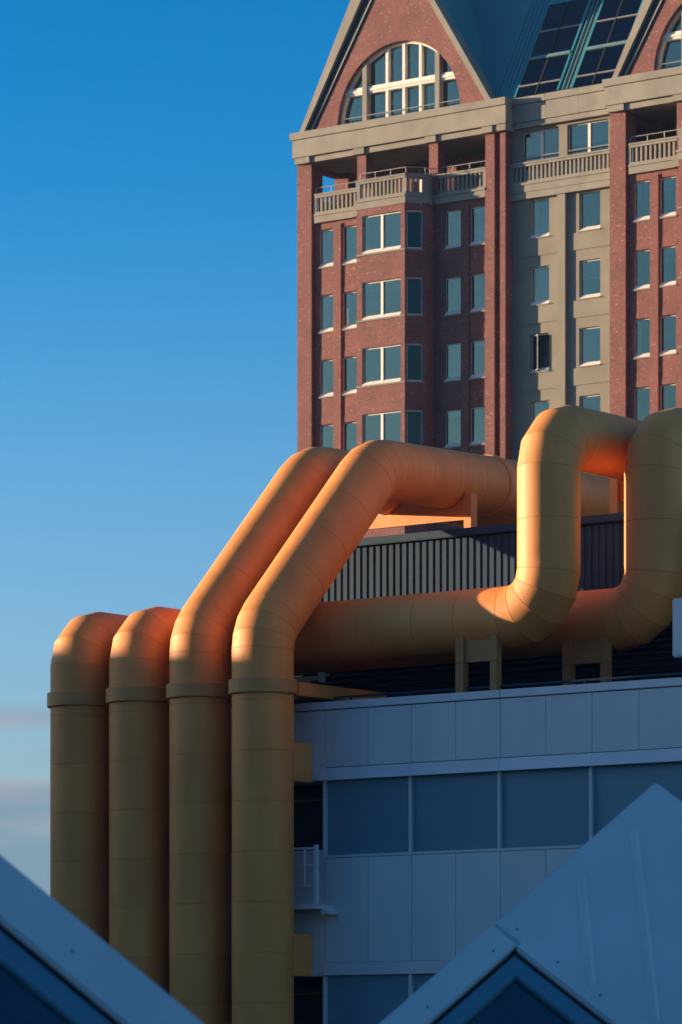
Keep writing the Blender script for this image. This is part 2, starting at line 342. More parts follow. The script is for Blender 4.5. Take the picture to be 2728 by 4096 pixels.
def gable_module(D, first):
    X = lambda x: x + D
    # --- outer piers (full height up to the cornice)
    for a, b in ((-123.22, -122.36), (-112.12, -111.60)):
        brick(MB().box(X(a), X(b), 160.0, 160.9, ZB, 44.38), 'pier')
    brick(MB().box(X(-111.28), X(-110.98), 160.0, 160.9, ZB, 44.38), 'pier')
    brick(MB().box(X(-111.60), X(-111.28), 160.22, 160.85, ZB, 44.38), 'pier_recess')
    for a, b in ((-119.60, -119.07), (-115.36, -114.85)):           # upper piers behind the balustrade
        brick(MB().box(X(a), X(b), 160.0, 160.52, 41.9, 44.38), 'pier')
    # --- recessed wall with the narrow windows, left and right of the bay
    L = [(-122.05, -121.12), (-120.66, -119.76)]; Rr = [(-114.60, -113.61), (-113.15, -112.27)]
    for side, (wx0, wx1, ww) in enumerate(((-122.36, -118.15, L), (-116.5, -112.12, Rr))):
        holes = [(X(a), X(b), z0, z1) for a, b in ww for z0, z1 in ROWS]
        brick(MB().wall(X(wx0), X(wx1), ZB, 41.45, holes, 160.18, 160.55))
        xm = (ww[0][1]+ww[1][0])/2
        brick(MB().box(X(ww[0][1])+.005, X(ww[1][0])-.005, 160.105, 160.178, ZB, 41.3), 'pilaster')
        for r, (z0, z1) in enumerate(ROWS):
            MB().box(X(ww[0][0])-.1, X(ww[1][1])+.1, 160.172, 160.179, z1+.02, z1+.27).build('soldier_course', M['soldier'], TW)
            for c, (a, b) in enumerate(ww):
                bl = None
                if side == 0 and r == 1 and c == 1: bl = .42
                if side == 0 and r == 2 and c == 1: bl = None
                if first is False and r == 3: cu = False
                else: cu = True
                if first is False and r >= 3: cu = False
                glazing(X(a), X(b), z0, z1, 160.34, blind=bl, curtain=cu, room=.3+.5*rnd.random())
                MB().box(X(a)-.06, X(b)+.06, 160.13, 160.33, z0-.07, z0-.003).build('window_ledge', M['stone'], TW)
    # --- projecting bay with 45 degree cheeks
    xl, xr, yb, c = -118.76, -115.94, 158.85, .74
    holes = [(X(-118.44), X(-116.18), z0, z1) for z0, z1 in ROWS]
    brick(MB().wall(X(xl), X(xr), ZB, 41.45, holes, yb, yb+.3), 'bay_wall')
    for r, (z0, z1) in enumerate(ROWS):
        MB().box(X(xl)+.02, X(xr)-.02, yb-.006, yb-.001, z1+.02, z1+.27).build('soldier_course', M['soldier'], TW)
        glazing(X(-118.44), X(-116.18), z0, z1, yb+.13, mull=1, blind={1: .3, 3: None}.get(r), room=.8)
        MB().box(X(xl)-.03, X(xr)+.03, yb-.05, yb+.12, z0-.08, z0-.003).build('window_ledge', M['stone'], TW)
    for sgn in (1, -1):
        cx0 = X(xr) if sgn == 1 else X(xl)
        # local frame: x runs along the cheek away from the bay front, y inward
        if sgn == -1:
            brick(MB().box(X(xl), X(xl)+.25, yb+.302, 160.175, ZB, 41.45), 'bay_wall'); continue
        if sgn == 1: M4 = Matrix.Translation((cx0, yb, 0)) @ Matrix.Rotation(R(45), 4, 'Z')
        else: M4 = Matrix.Translation((cx0-c, yb+c, 0)) @ Matrix.Rotation(R(-45), 4, 'Z')
        Lc = c*math.sqrt(2)
        a, b = (.10, .84) if sgn == 1 else (Lc-.84, Lc-.10)
        holes = [(a, b, z0, z1) for z0, z1 in ROWS]
        brick(MB().wall(0.0, Lc, ZB, 41.45, holes, 0, .25), 'bay_wall', M4=M4)
        for r, (z0, z1) in enumerate(ROWS):
            w = glazing(a, b, z0, z1, .10, M4=M4, sill=False, curtain=False, room=.9, glass='glass2')
            MB().box(b-.11, b-.05, .115, .30, z0+.08, z1-.08).build('curtain_or_glint_strip', M['blind'], w, M4)  # cream strip added inside to stand for sunlight on the inner reveal
            MB().box(a-.08, b+.08, -.03, .09, z0-.08, z0-.003).build('window_ledge', M['stone'], TW, M4)
        xx = X(xr)+c if sgn == 1 else X(xl)-c
        brick(MB().box(xx-(.25 if sgn == 1 else 0), xx+(0 if sgn == 1 else .25), yb+c, 160.175, ZB, 41.45), 'bay_wall')
    # --- balconies
    balustrade([(X(-122.2), 160.06), (X(-119.45), 160.06)], [11])
    balustrade([(X(xl)-.02, 160.0), (X(xl)-.02, yb+.02), (X(xr)+.02, yb+.02), (X(xr)+c, yb+c), (X(xr)+c, 160.0)], [4, 12, 4, 1])
    balustrade([(X(-115.1), 160.06), (X(-112.14), 160.06)], [12])
    # --- loggia: floor, ceiling, back wall, corner column, doors
    MB().box(X(-122.3), X(-111.65), 160.56, 166.0, 41.3, 41.86).build('loggia_floor', M['concrete'], TW)
    MB().box(X(xl)-.6, X(xr)+.6, yb+.5, 160.559, 41.3, 41.85).build('loggia_floor', M['concrete'], TW)
    MB().box(X(-123.1), X(-111.0), 160.0, 166.0, 44.40, 44.62).build('loggia_ceiling', M['concrete'], TW)
    lin = MB().box(X(-123.15), X(-122.75), 160.9, 162.9, 44.2, 44.40)
    brick(lin, 'lintel')
    brick(MB().box(X(-123.15), X(-122.32), 162.9, 163.5, 41.9, 44.40), 'column')
    MB().box(X(-123.15), X(-122.85), 160.9, 162.9, 41.45, 42.85).build('side_parapet', M['stone'], TW)
    yk = 163.2
    doors = [(-118.99, -118.76, 163.1), (-118.15, -117.86, 163.1), (-114.40, -114.12, 162.85)]
    bw = MB().wall(X(-121.6), X(-111.3), 41.86, 44.40, [(X(a), X(b), 41.9, 44.1) for a, b in ((-121.3, -119.6), (-118.3, -117.9), (-117.4, -116.3), (-115.4, -114.6), (-113.9, -112.3))], yk, yk+.2)
    brick(bw, 'loggia_wall')
    for a, b in ((-121.3, -119.6), (-118.3, -117.9), (-117.4, -116.3), (-115.4, -114.6), (-113.9, -112.3)):
        fr = MB(); fr.box(X(a), X(a)+.06, yk-.02, yk+.06, 41.9, 44.1); fr.box(X(b)-.06, X(b), yk-.02, yk+.06, 41.9, 44.1); fr.box(X(a)+.06, X(b)-.06, yk-.02, yk+.06, 44.0, 44.1)
        w = fr.build('loggia_door', M['dframe'], TW)
        MB().box(X(a)+.06, X(b)-.06, yk+.03, yk+.04, 41.9, 44.0).build('pane', M['glass'], w)
        MB().box(X(a), X(b), yk+.5, yk+.55, 41.9, 44.1).build('room', M['dark'], w)
    for a, b, yd_ in doors:
        MB().box(X(a), X(b), yd_-.06, yd_, 41.87, 43.55).build('door_leaf', M['cream'], TW)
    brick(MB().box(X(-115.96), X(-115.42), 162.3, 162.7, 41.87, 43.75), 'column')
    # --- cornice in four tiers with breaks over the piers
    co = MB().box(X(-123.38), X(-110.73), 159.60, 166.0, 45.52, 45.86)
    co.build('cornice', M['stone'], TW)
    MB().box(X(-123.28), X(-110.75), 159.68, 166.0, 44.66, 45.50).build('cornice', M['stone'], TW)
    for a, b in ((-123.18, -122.30), (-119.66, -119.02), (-115.42, -114.80), (-112.18, -111.56), (-111.30, -110.80)):
        MB().box(X(a), X(b), 159.74, 160.6, 44.36, 44.655).build('cornice_block', M['stone'], TW)
    xs = [-122.30, -119.66, -119.02, -115.42, -114.80, -112.18, -111.56, -111.30]
    for a, b in zip(xs[::2], xs[1::2]):
        MB().box(X(a)+.005, X(b)-.005, 159.84, 160.5, 44.37, 44.64).build('cornice_band', M['stone'], TW)
    # --- gable wall with semicircular opening
    gz, ax, az, rr = 45.86, -117.47, 45.98, 3.62
    apex = (-117.38, 54.35); bl, brr = (-122.72, 45.86), (-112.06, 45.86)
    arc = [(ax+rr*math.cos(t), az+rr*math.sin(t)) for t in [math.pi*(1-i/40) for i in range(41)]]
    gm = MB()
    # fan of quads between the arc and the rakes, front and back, plus reveals
    outer = []
    for i, (x, z) in enumerate(arc):
        f = i/40
        if f <= .5: k = f/.5; outer.append((bl[0]+(apex[0]-bl[0])*k, bl[1]+(apex[1]-bl[1])*k))
        else: k = (f-.5)/.5; outer.append((apex[0]+(brr[0]-apex[0])*k, apex[1]+(brr[1]-apex[1])*k))
    arc2 = [(ax-rr, gz)] + arc + [(ax+rr, gz)]; outer2 = [(bl[0], gz-.0)] + outer + [(brr[0], gz)]
    for yy in (160.4, 161.1):
        for i in range(len(arc)-1):
            a, b, c2, d2 = arc[i], arc[i+1], outer[i+1], outer[i]
            gm.add([(X(a[0]), yy, a[1]), (X(b[0]), yy, b[1]), (X(c2[0]), yy, c2[1]), (X(d2[0]), yy, d2[1])], [(0,1,2,3)])
        gm.add([(X(ax-rr), yy, gz), (X(ax-rr), yy, az), (X(bl[0]), yy, bl[1])], [(0,1,2)])
        gm.add([(X(ax+rr), yy, gz), (X(ax+rr), yy, az), (X(brr[0]), yy, brr[1])], [(0,1,2)])
    for i in range(len(arc2)-1):
        a, b = arc2[i], arc2[i+1]
        gm.add([(X(a[0]), 160.4, a[1]), (X(b[0]), 160.4, b[1]), (X(b[0]), 161.1, b[1]), (X(a[0]), 161.1, a[1])], [(0,1,2,3)])
    gm.build('gable_wall', M['brick'], TW)
    ring = MB()
    for i in range(40):
        t0, t1 = math.pi*(1-i/40), math.pi*(1-(i+1)/40)
        q = [(ax+k*math.cos(t), az+k*math.sin(t)) for k, t in ((rr+.005, t0), (rr+.30, t0), (rr+.30, t1), (rr+.005, t1))]
        ring.xz([(X(x), z) for x, z in q], 160.385, 160.399)
    
    # rake copings
    cop = MB().xz([(X(-123.33), gz), (X(-123.05), gz), (X(-119.50), 51.9), (X(-117.6), 54.95), (X(-117.6), 56.0), (X(-118.05), 55.95)], 160.2, 160.9)
    cop.build('gable_coping', M['stone'], TW)
    MB().xz([(X(-122.78), gz), (X(-122.70), gz), (X(-117.6), 54.0), (X(-117.6), 54.15)], 160.33, 160.395).build('gable_trim', M['dframe'], TW)
    MB().xz([(X(-123.05), gz), (X(-122.60), gz), (X(-117.6), 53.9), (X(-117.6), 54.9)], 160.37, 160.9).build('gable_shadow_strip', M['gasket'], TW)  # near-black strip stands in for the coping's shadow on the brick
    MB().xz([(X(-111.86), gz), (X(-112.20), gz), (X(-117.6), 54.45), (X(-117.6), 54.95)], 160.22, 160.95).build('gable_coping', M['stone'], TW)
    # arch window
    yw = 160.84
    fr = MB()
    for i in range(40):
        t0, t1 = math.pi*(1-i/40), math.pi*(1-(i+1)/40)
        q = [(ax+k*math.cos(t), az+k*math.sin(t)) for k, t in ((rr-.10, t0), (rr, t0), (rr, t1), (rr-.10, t1))]
        fr.xz([(X(x), z) for x, z in q], yw-.19, yw+.05)
    fr.box(X(ax-rr)+.1, X(ax+rr)-.1, yw-.18, yw+.05, gz+.02, gz+.13)
    aw = fr.build('arch_window', M['cream'], TW)
    for xm in (-118.30, -117.31, -116.33):
        zt = az + math.sqrt(rr**2-(xm-ax)**2) - .08
        MB().box(X(xm)-.075, X(xm)+.075, yw-.21, yw+.04, gz+.13, zt).build('mullion', M['cream'], aw)
    for xm in (-119.54, -115.26):
        zt = az + math.sqrt(rr**2-(xm-ax)**2) - .06
        MB().box(X(xm)-.13, X(xm)+.13, yw-.34, yw+.1, gz+.002, zt).build('stone_mullion', M['stone'], aw)
        MB().box(X(xm)-.19, X(xm)-.132, yw-.20, yw+.04, gz+.13, zt-.03).build('mullion', M['cream'], aw)
    for xa, xb in ((-120.75, -119.68), (-119.40, -115.40), (-115.12, -114.18)):
        tr = MB()
        for k, (z0, z1, dp) in enumerate(((47.42, 47.52, .24), (47.53, 47.64, .28), (47.65, 47.76, .24))):
            tr.box(X(xa), X(xb), yw-dp, yw+.03, z0, z1)
        tr.build('transom', M['cream'], aw)
    hr = MB().tube((X(-120.95), yw-.31, 46.36), (X(-119.68), yw-.31, 46.36), .022, 6).tube((X(-119.4), yw-.31, 46.36), (X(-115.4), yw-.31, 46.36), .022, 6).tube((X(-115.12), yw-.31, 46.36), (X(-113.95), yw-.31, 46.36), .022, 6)
    hr.build('handrail', M['handrail'], aw)
    gp = MB().xz([(X(x), z) for x, z in [(ax-rr+.05, gz+.05)] + [(ax+(rr-.05)*math.cos(t), az+(rr-.05)*math.sin(t)) for t in [math.pi*(1-i/40) for i in range(41)]] + [(ax+rr-.05, gz+.05)]], yw, yw+.012)
    gp.build('pane', M['glass'], aw)
    MB().xz([(X(x), z) for x, z in [(ax-rr, gz)] + arc + [(ax+rr, gz)]], yw+.9, yw+.95).build('room', M['curtain'], aw)
    # gable roof behind, running inward
    ro = MB()
    A_, B_, C_ = (X(-122.9), 45.87), (X(-117.4), 54.3), (X(-111.95), 45.87)
    ro.add([(A_[0], 160.9, A_[1]), (B_[0], 160.9, B_[1]), (C_[0], 160.9, C_[1]), (A_[0], 168.0, A_[1]), (B_[0], 168.0, B_[1]), (C_[0], 168.0, C_[1])], [(0,1,4,3), (1,2,5,4)])
    ro.build('gable_roof', M['copper'], TW)
gable_module(0, True)
gable_module(18.05, False)

# centre bay of pale concrete
CW1, CW2 = (-109.95, -108.91), (-107.24, -106.07)
XC0, XC1 = -110.98, -105.17
holes = [(a, b, z0, z1) for a, b in (CW1, CW2) for z0, z1 in ROWS]
MB().wall(XC0, XC1, ZB, 41.3, holes, 160.58, 160.95).build('concrete_wall', M['concrete'], TW)
MB().box(-108.34, -107.90, 160.40, 160.578, ZB, 41.3).build('concrete_pilaster', M['concrete'], TW)
for r, (z0, z1) in enumerate(ROWS):
    for (a, b), (x0, x1) in ((CW1, (-110.6, -108.36)), (CW2, (-107.78, XC1+.02))):
        MB().box(x0, x1, 160.54, 160.577, z0-.85, z0-.06).build('spandrel_panel', M['concrete'], TW)
        MB().box(a-.04, b+.04, 160.50, 160.70, z0-.055, z0-.003).build('window_ledge', M['concrete'], TW)
    for c, (a, b) in enumerate((CW1, CW2)):
        if c == 0 and r == 2:      # the one casement standing open
            w = glazing(a, b, z0, z1, 160.74, curtain=False, sill=True)
            for ch in list(w.children):
                if ch.name.startswith('pane'): bpy.data.objects.remove(ch)
            s = MB(); M4 = Matrix.Translation((a+.05, 160.72, 0)) @ Matrix.Rotation(R(-35), 4, 'Z')
            ww = .62
            s.box(0, ww, -.02, .02, z0+.06, z0+.11); s.box(0, ww, -.02, .02, z1-.11, z1-.06); s.box(0, .05, -.02, .02, z0+.11, z1-.11); s.box(ww-.05, ww, -.02, .02, z0+.11, z1-.11)
            s.build('casement', M['dframe'], w, M4); MB().box(.05, ww-.05, -.005, .005, z0+.11, z1-.11).build('casement_pane', M['glass'], w, M4)
        else:
            glazing(a, b, z0, z1, 160.74, curtain=(r < 3), room=.3+.4*rnd.random())
TWN = [(-110.45, -108.36), (-107.90, -105.62)]
MB().wall(XC0, XC1, 41.3, 44.45, [(a, b, 41.9, 44.33) for a, b in TWN], 160.58, 160.95).build('concrete_wall', M['concrete'], TW)
for a, b in TWN:
    glazing(a, b, 41.92, 44.33, 160.78, mull=1, sill=False, room=.7)
hr = MB()
for a, b in TWN: hr.tube((a, 160.62, 43.12), (b, 160.62, 43.12), .022, 6)
hr.build('handrail', M['handrail'], TW)
balustrade([(XC0+.03, 160.36), (XC1-.03, 160.36)], [25], rail=False)
MB().box(XC0, XC1, 160.34, 160.579, 41.14, 41.44).build('corbel', M['stone'], TW)
xj = [XC0+.25, -108.9, -107.05, -105.40]
for i in range(3):
    MB().box(xj[i]+.006, xj[i+1]-.006, 160.27, 161.4, 44.72, 45.53).build('cornice', M['stone'], TW)
    MB().box(xj[i]+.006, xj[i+1]-.006, 160.20, 161.5, 45.55, 45.86).build('cornice', M['stone'], TW)
    MB().box(xj[i]+.006, xj[i+1]-.006, 160.33, 161.4, 44.46, 44.70).build('cornice', M['stone'], TW)
# body of the tower behind its fronts
body = MB().box(-123.2, -86.0, 161.6, 178.0, -13, 41.28); brick(body, 'core_wall')
brick(MB().box(-123.2, -86.0, 160.3, 161.6, -13, ZB-.01), 'lower_wall')
brick(MB().box(-110.9, -86.0, 164.0, 178.0, 41.3, 45.8), 'core_wall')
brick(MB().box(-123.15, -110.9, 166.0, 178.0, 41.3, 45.8), 'core_wall')
# main roof: 60 degree slope with standing seams
T60 = math.tan(R(60)); y0r, z0r, y1r = 160.62, 45.88, 168.5
rf = MB().add([(-123.0, y0r, z0r), (-86, y0r, z0r), (-86, y1r, z0r+(y1r-y0r)*T60), (-123.0, y1r, z0r+(y1r-y0r)*T60)], [(0,1,2,3)])
rf.v = [v for v in rf.v]
# clip the left end so that the slope stays behind the gable's own roof
rf = MB().add([(-112.2, y0r, z0r), (-105.0, y0r, z0r), (-86, y0r, z0r), (-86, y1r, z0r+(y1r-y0r)*T60), (-120.5, y1r, z0r+(y1r-y0r)*T60)], [(0,1,2,3,4)])
rf.build('main_roof', M['copper'], TW)
sm = MB(); x = -112.0
nrm = Vector((0, -math.sin(R(60)), math.cos(R(60))))
while x < -104.2:
    k = min(7.0, 7.0)
    a = Vector((x, y0r+.05, z0r+.05*T60)); b = Vector((x, y0r+3.6, z0r+3.6*T60))
    if x < -110.85 or x > -105.1 or (-108.25 < x < -107.8): sm.bar(a+nrm*.02, b+nrm*.02, .025, .05, up=nrm)
    x += .24
sm.build('standing_seam', M['copper'], TW, kind='stuff')
sg = MB(); y = 161.0
while y < 166.0:       # seams of the gable's right slope
    sg.bar((-112.02, y, 45.95), (-117.3, y, 54.12), .05, .04, up=(.84, 0, .54)); y += .26
sg.build('standing_seam', M['copper'], TW, kind='stuff')
# skylights: glazed boxes following the slope
def slope_pt(x, s, h): return Vector((x, y0r+s*math.cos(R(60)), z0r+s*math.sin(R(60)))) + nrm*h
for x0, x1 in ((-110.83, -108.32), (-107.62, -105.16)):
    top = 5.75
    f = MB()
    for xx, ww in ((x0, .10), (x1-.10, .10)): f.prism([slope_pt(xx, .02, 0), slope_pt(xx+ww, .02, 0), slope_pt(xx+ww, .02, .2), slope_pt(xx, .02, .2)], slope_pt(0, top, 0)-slope_pt(0, .02, 0))
    f.prism([slope_pt(x0+.10, top-.1, 0), slope_pt(x0+.10, top, 0), slope_pt(x0+.10, top, .2), slope_pt(x0+.10, top-.1, .2)], (x1-x0-.2, 0, 0))
    sk = f.build('skylight', M['copper'], TW)
    xm = (x0+x1)/2 - .03
    for s0 in (2.26, 2.28): pass
    MB().prism([slope_pt(x0+.10, 2.22, .05), slope_pt(x0+.10, 2.40, .05), slope_pt(x0+.10, 2.40, .235), slope_pt(x0+.10, 2.22, .235)], (x1-x0-.2, 0, 0)).build('glazing_rail', M['copperl'], sk)
    for s0 in (.62, 3.95): MB().prism([slope_pt(x0+.10, s0, .12), slope_pt(x0+.10, s0+.06, .12), slope_pt(x0+.10, s0+.06, .21), slope_pt(x0+.10, s0, .21)], (x1-x0-.2, 0, 0)).build('glazing_bar', M['handrail'], sk)
    MB().prism([slope_pt(xm-.03, .03, .12), slope_pt(xm+.03, .03, .12), slope_pt(xm+.03, .03, .215), slope_pt(xm-.03, .03, .215)], slope_pt(0, 5.6, 0)-slope_pt(0, 0, 0)).build('glazing_bar', M['gasket'], sk)
    cells = [(.03, .62), (.68, 2.22), (2.40, 3.95), (4.01, 5.65)]
    for s0, s1 in cells:
        for a, b in ((x0+.10, xm-.03), (xm+.03, x1-.10)):
            MB().prism([slope_pt(a, s0, .15), slope_pt(b, s0, .15), slope_pt(b, s1, .15), slope_pt(a, s1, .15)], nrm*.012).build('pane', M['skyglass'], sk)
    MB().prism([slope_pt(x0+.1, .02, .02), slope_pt(x1-.1, .02, .02), slope_pt(x1-.1, 5.7, .02), slope_pt(x0+.1, 5.7, .02)], nrm*.01).build('room', M['duskroom'], sk)
for xx in (-108.17, -107.93, -107.72):
    MB().prism([slope_pt(xx, .02, 0), slope_pt(xx+.05, .02, 0), slope_pt(xx+.05, .02, .16), slope_pt(xx, .02, .16)], slope_pt(0, 6.5, 0)-slope_pt(0, .02, 0)).build('roof_batten', M['copperl'], TW)

# shrub standing in the open corner of the loggia
sh = thing('potted_shrub', (-121.75, 161.6, 41.87), 'spiky leafless potted shrub standing in the tower\'s open corner loggia', 'plant')
MB().prism([(-121.75+.22*math.cos(t*math.pi/6), 161.6+.22*math.sin(t*math.pi/6), 41.87) for t in range(12)], (0, 0, .4)).build('pot', M['concrete'], sh)
tw = MB(); lf = MB(); r5 = random.Random(5)
for i in range(46):
    az_, el = r5.uniform(0, 6.28), r5.uniform(.5, 1.5); L = r5.uniform(.6, 1.15)
    a = Vector((-121.75, 161.6, 42.2)); d = Vector((math.cos(az_)*math.cos(el), math.sin(az_)*math.cos(el), math.sin(el)))
    tw.bar(a, a+d*L, .016)
    for k in range(7):
        p = a+d*L*r5.uniform(.35, 1.0); e = Vector((r5.uniform(-1, 1), r5.uniform(-1, 1), r5.uniform(-.3, 1))).normalized()*.12; s_ = e.cross(Vector((0, 0, 1))).normalized()*.025
        lf.add([p, p+e*.5+s_, p+e, p+e*.5-s_], [(0,1,2,3)])
tw.build('branches', M['bark'], sh); lf.build('foliage', M['leaf'], sh, kind='stuff')

# ------------------------------------------------------------------ library block
LB = thing('library_building', (-60, 110, -13), 'low white panelled building with dark window bands behind the ducts', 'building')
YW = 94.6
joint0, pitch = -70.33, 1.515
xs = [-71.85] + [joint0+pitch*i for i in range(0, 10)]
VOIDX = -71.93
def panel_row(z0, z1, xs, mat=M['panel'], y0=YW, y1=YW+.12, g=.005):
    first = None
    for a, b in zip(xs[:-1], xs[1:]):
        MB().box(a+g, b-g, y0, y1, z0+g, z1-g).build('panel', mat, LB, bevel=.006)
xl2 = [-81.9, -79.7, -77.5, -75.6, -73.7, -71.85]
panel_row(8.97, 10.60, xs); panel_row(8.62, 10.60, xl2)
for a, b in zip(xs[:-1:2], xs[2::2]):
    pass
# sloped sill band, in lengths
sx = [-71.97, -68.80, -65.77, -62.74, -59.71, -56.68]
for a, b in zip(sx[:-1], sx[1:]):
    MB().prism([(a+.004, YW+.1, 8.96), (a+.004, YW-.02, 8.955), (a+.004, YW-.14, 8.60), (a+.004, YW+.1, 8.60)], (b-a-.008, 0, 0)).build('sill_band', M['whiteband'], LB)
# coping
for a, b in zip([-81.95, -71.85, -65.77, -59.71], [-71.85, -65.77, -59.71, -54.0]):
    MB().box(a+.004, b-.004, YW-.06, YW+.35, 10.62, 10.84).build('coping', M['whiteband'], LB, bevel=.012)
def glass_band(z0, z1):
    ms = [-71.88, -68.86, -65.83, -62.80, -59.77, -56.74]
    for a, b in zip(ms[:-1], ms[1:]):
        MB().box(a+.04, b-.04, YW+.10, YW+.13, z0+.07, z1).build('window_pane', M['screen'], LB)
    for m in ms:
        MB().box(m-.038, m+.038, YW-.02, YW+.14, z0-.05, z1).build('mullion', M['whiteband'], LB)
    for a, b in zip(ms[:-1], ms[1:]):
        MB().box(a+.04, b-.04, YW-.01, YW+.14, z0, z0+.07).build('sill', M['whiteband'], LB)
glass_band(6.40, 8.598)
panel_row(3.42, 6.39, xs); 
for a, b in zip(sx[:-1], sx[1:]):
    MB().box(a+.1, b-.004+.1, YW-.05, YW+.11, 3.06, 3.415).build('sill_band', M['whiteband'], LB)
glass_band(.85, 3.055)
panel_row(-2.1, .84, xs); panel_row(3.05, 6.64, xl2); panel_row(-2.1, 1.0, xl2)
for z0, z1 in ((6.64, 8.6), (1.0, 3.04)):        # open service galleries behind the ducts
    MB().box(-81.9, VOIDX-.02, YW+1.2, YW+1.3, z0, z1).build('gallery_wall', M['dark'], LB)
    MB().box(-81.9, VOIDX-.02, YW+.12, YW+1.2, z0-.1, z0-.002).build('gallery_floor', M['concrete'], LB)
    MB().box(-81.9, VOIDX-.02, YW+.0, YW+1.2, z1+.002, z1+.018).build('gallery_soffit', M['panel'], LB)
    MB().box(-74.0, VOIDX-.06, YW+.9, YW+.93, z1-.48, z1-.45).build('gallery_pipe', M['ductdirt'], LB)
MB().box(-81.9, -50.0, YW+1.35, 130.0, -13, 10.28).build('block', M['panel'], LB)
MB().box(-71.9, -50.0, YW+.14, YW+1.34, -13, 10.6).build('wall_backing', M['dark'], LB)
MB().box(-81.9, -71.92, YW+.2, YW+1.34, 8.65, 10.6).build('wall_backing', M['dark'], LB)
MB().box(-81.9, -71.92, YW+.2, YW+1.19, 3.1, 6.5).build('wall_backing', M['dark'], LB)
MB().box(-81.9, -50.0, YW+.36, 130.0, 10.285, 10.33).build('roof', M['gravel'], LB)
MB().box(-81.8, -73.9, 95.3, 95.4, 10.335, 12.05).build('dark_gap_screen', M['louvre'], LB)  # added dark sheet, blocking bright sky in the gaps between the upright ducts
rl = thing('roof_railing', (-66, 95.6, 10.33), 'thin dark rail running just behind the white building\'s parapet', 'railing')
MB().tube((-73.6, 95.35, 11.03), (-54, 95.35, 11.03), .035, 6).build('top_rail', M['ribmetal'], rl)
p0 = None
for i in range(10):
    x = -73.5 + i*2.0
    if p0 is None: p0 = MB().box(x-.02, x+.02, 95.33, 95.37, 10.33, 11.00).build('post', M['ribmetal'], rl)
    else: copy_part(p0, (x+73.5, 0, 0))
# plant room on the roof: dark louvres below, ribbed zinc above
PL = thing('rooftop_plant_room', (-66, 106, 10.33), 'rooftop plant room of ribbed zinc over dark louvres beneath the ducts', 'plant room')
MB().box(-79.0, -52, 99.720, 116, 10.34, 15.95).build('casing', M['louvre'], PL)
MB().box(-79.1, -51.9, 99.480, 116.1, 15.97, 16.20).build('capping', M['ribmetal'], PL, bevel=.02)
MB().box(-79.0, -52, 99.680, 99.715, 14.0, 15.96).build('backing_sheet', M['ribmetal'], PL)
rib0 = None; x = -78.9; i = 0
while x < -52.3:
    if rib0 is None:
        rib0 = MB().prism([(x, 99.678, 14.02), (x+.012, 99.645, 14.02), (x+.158, 99.645, 14.02), (x+.170, 99.678, 14.02)], (0, 0, 1.93)).build('rib', M['ribmetal'], PL)
    else: copy_part(rib0, (i*.2425, 0, 0))
    i += 1; x = -78.9 + i*.2425
MB().box(-79.05, -51.95, 99.550, 99.700, 13.92, 14.0).build('drip_rail', M['ribmetal'], PL)
lv0 = None
for k in range(20):
    z = 10.45 + k*.17
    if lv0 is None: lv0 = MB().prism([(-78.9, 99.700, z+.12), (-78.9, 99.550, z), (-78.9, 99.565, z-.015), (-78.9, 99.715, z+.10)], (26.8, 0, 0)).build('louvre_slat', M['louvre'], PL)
    else: copy_part(lv0, (0, 0, k*.17))

# service balcony by the duct
SB = thing('service_balcony', (-72.2, 94.0, 4.9), 'small white railed service balcony beside the rightmost upright duct', 'balcony')
MB().box(-73.0, -71.55, 93.75, 94.59, 4.93, 5.05).build('deck', M['whiteband'], SB)
for nm, z0, z1 in (('top_rail', 6.61, 6.67), ('mid_rail', 6.15, 6.185), ('mid_rail', 5.57, 5.605)): MB().box(-73.0, -71.61, 93.76, 93.80, z0, z1).build(nm, M['whiteband'], SB)
MB().box(-71.60, -71.50, 93.75, 93.85, 5.051, 6.73).build('post', M['whiteband'], SB)
MB().box(-71.97, -71.93, 93.755, 93.795, 5.606, 6.149).build('post', M['whiteband'], SB)
MB().box(-71.97, -71.93, 93.755, 93.795, 6.186, 6.609).build('post', M['whiteband'], SB)
MB().box(-71.62, -71.35, 94.1, 94.59, 4.78, 4.85).build('bracket', M['whiteband'], SB)
MB().box(-71.65, -71.48, 94.1, 94.59, 4.86, 4.925).build('bracket', M['whiteband'], SB)

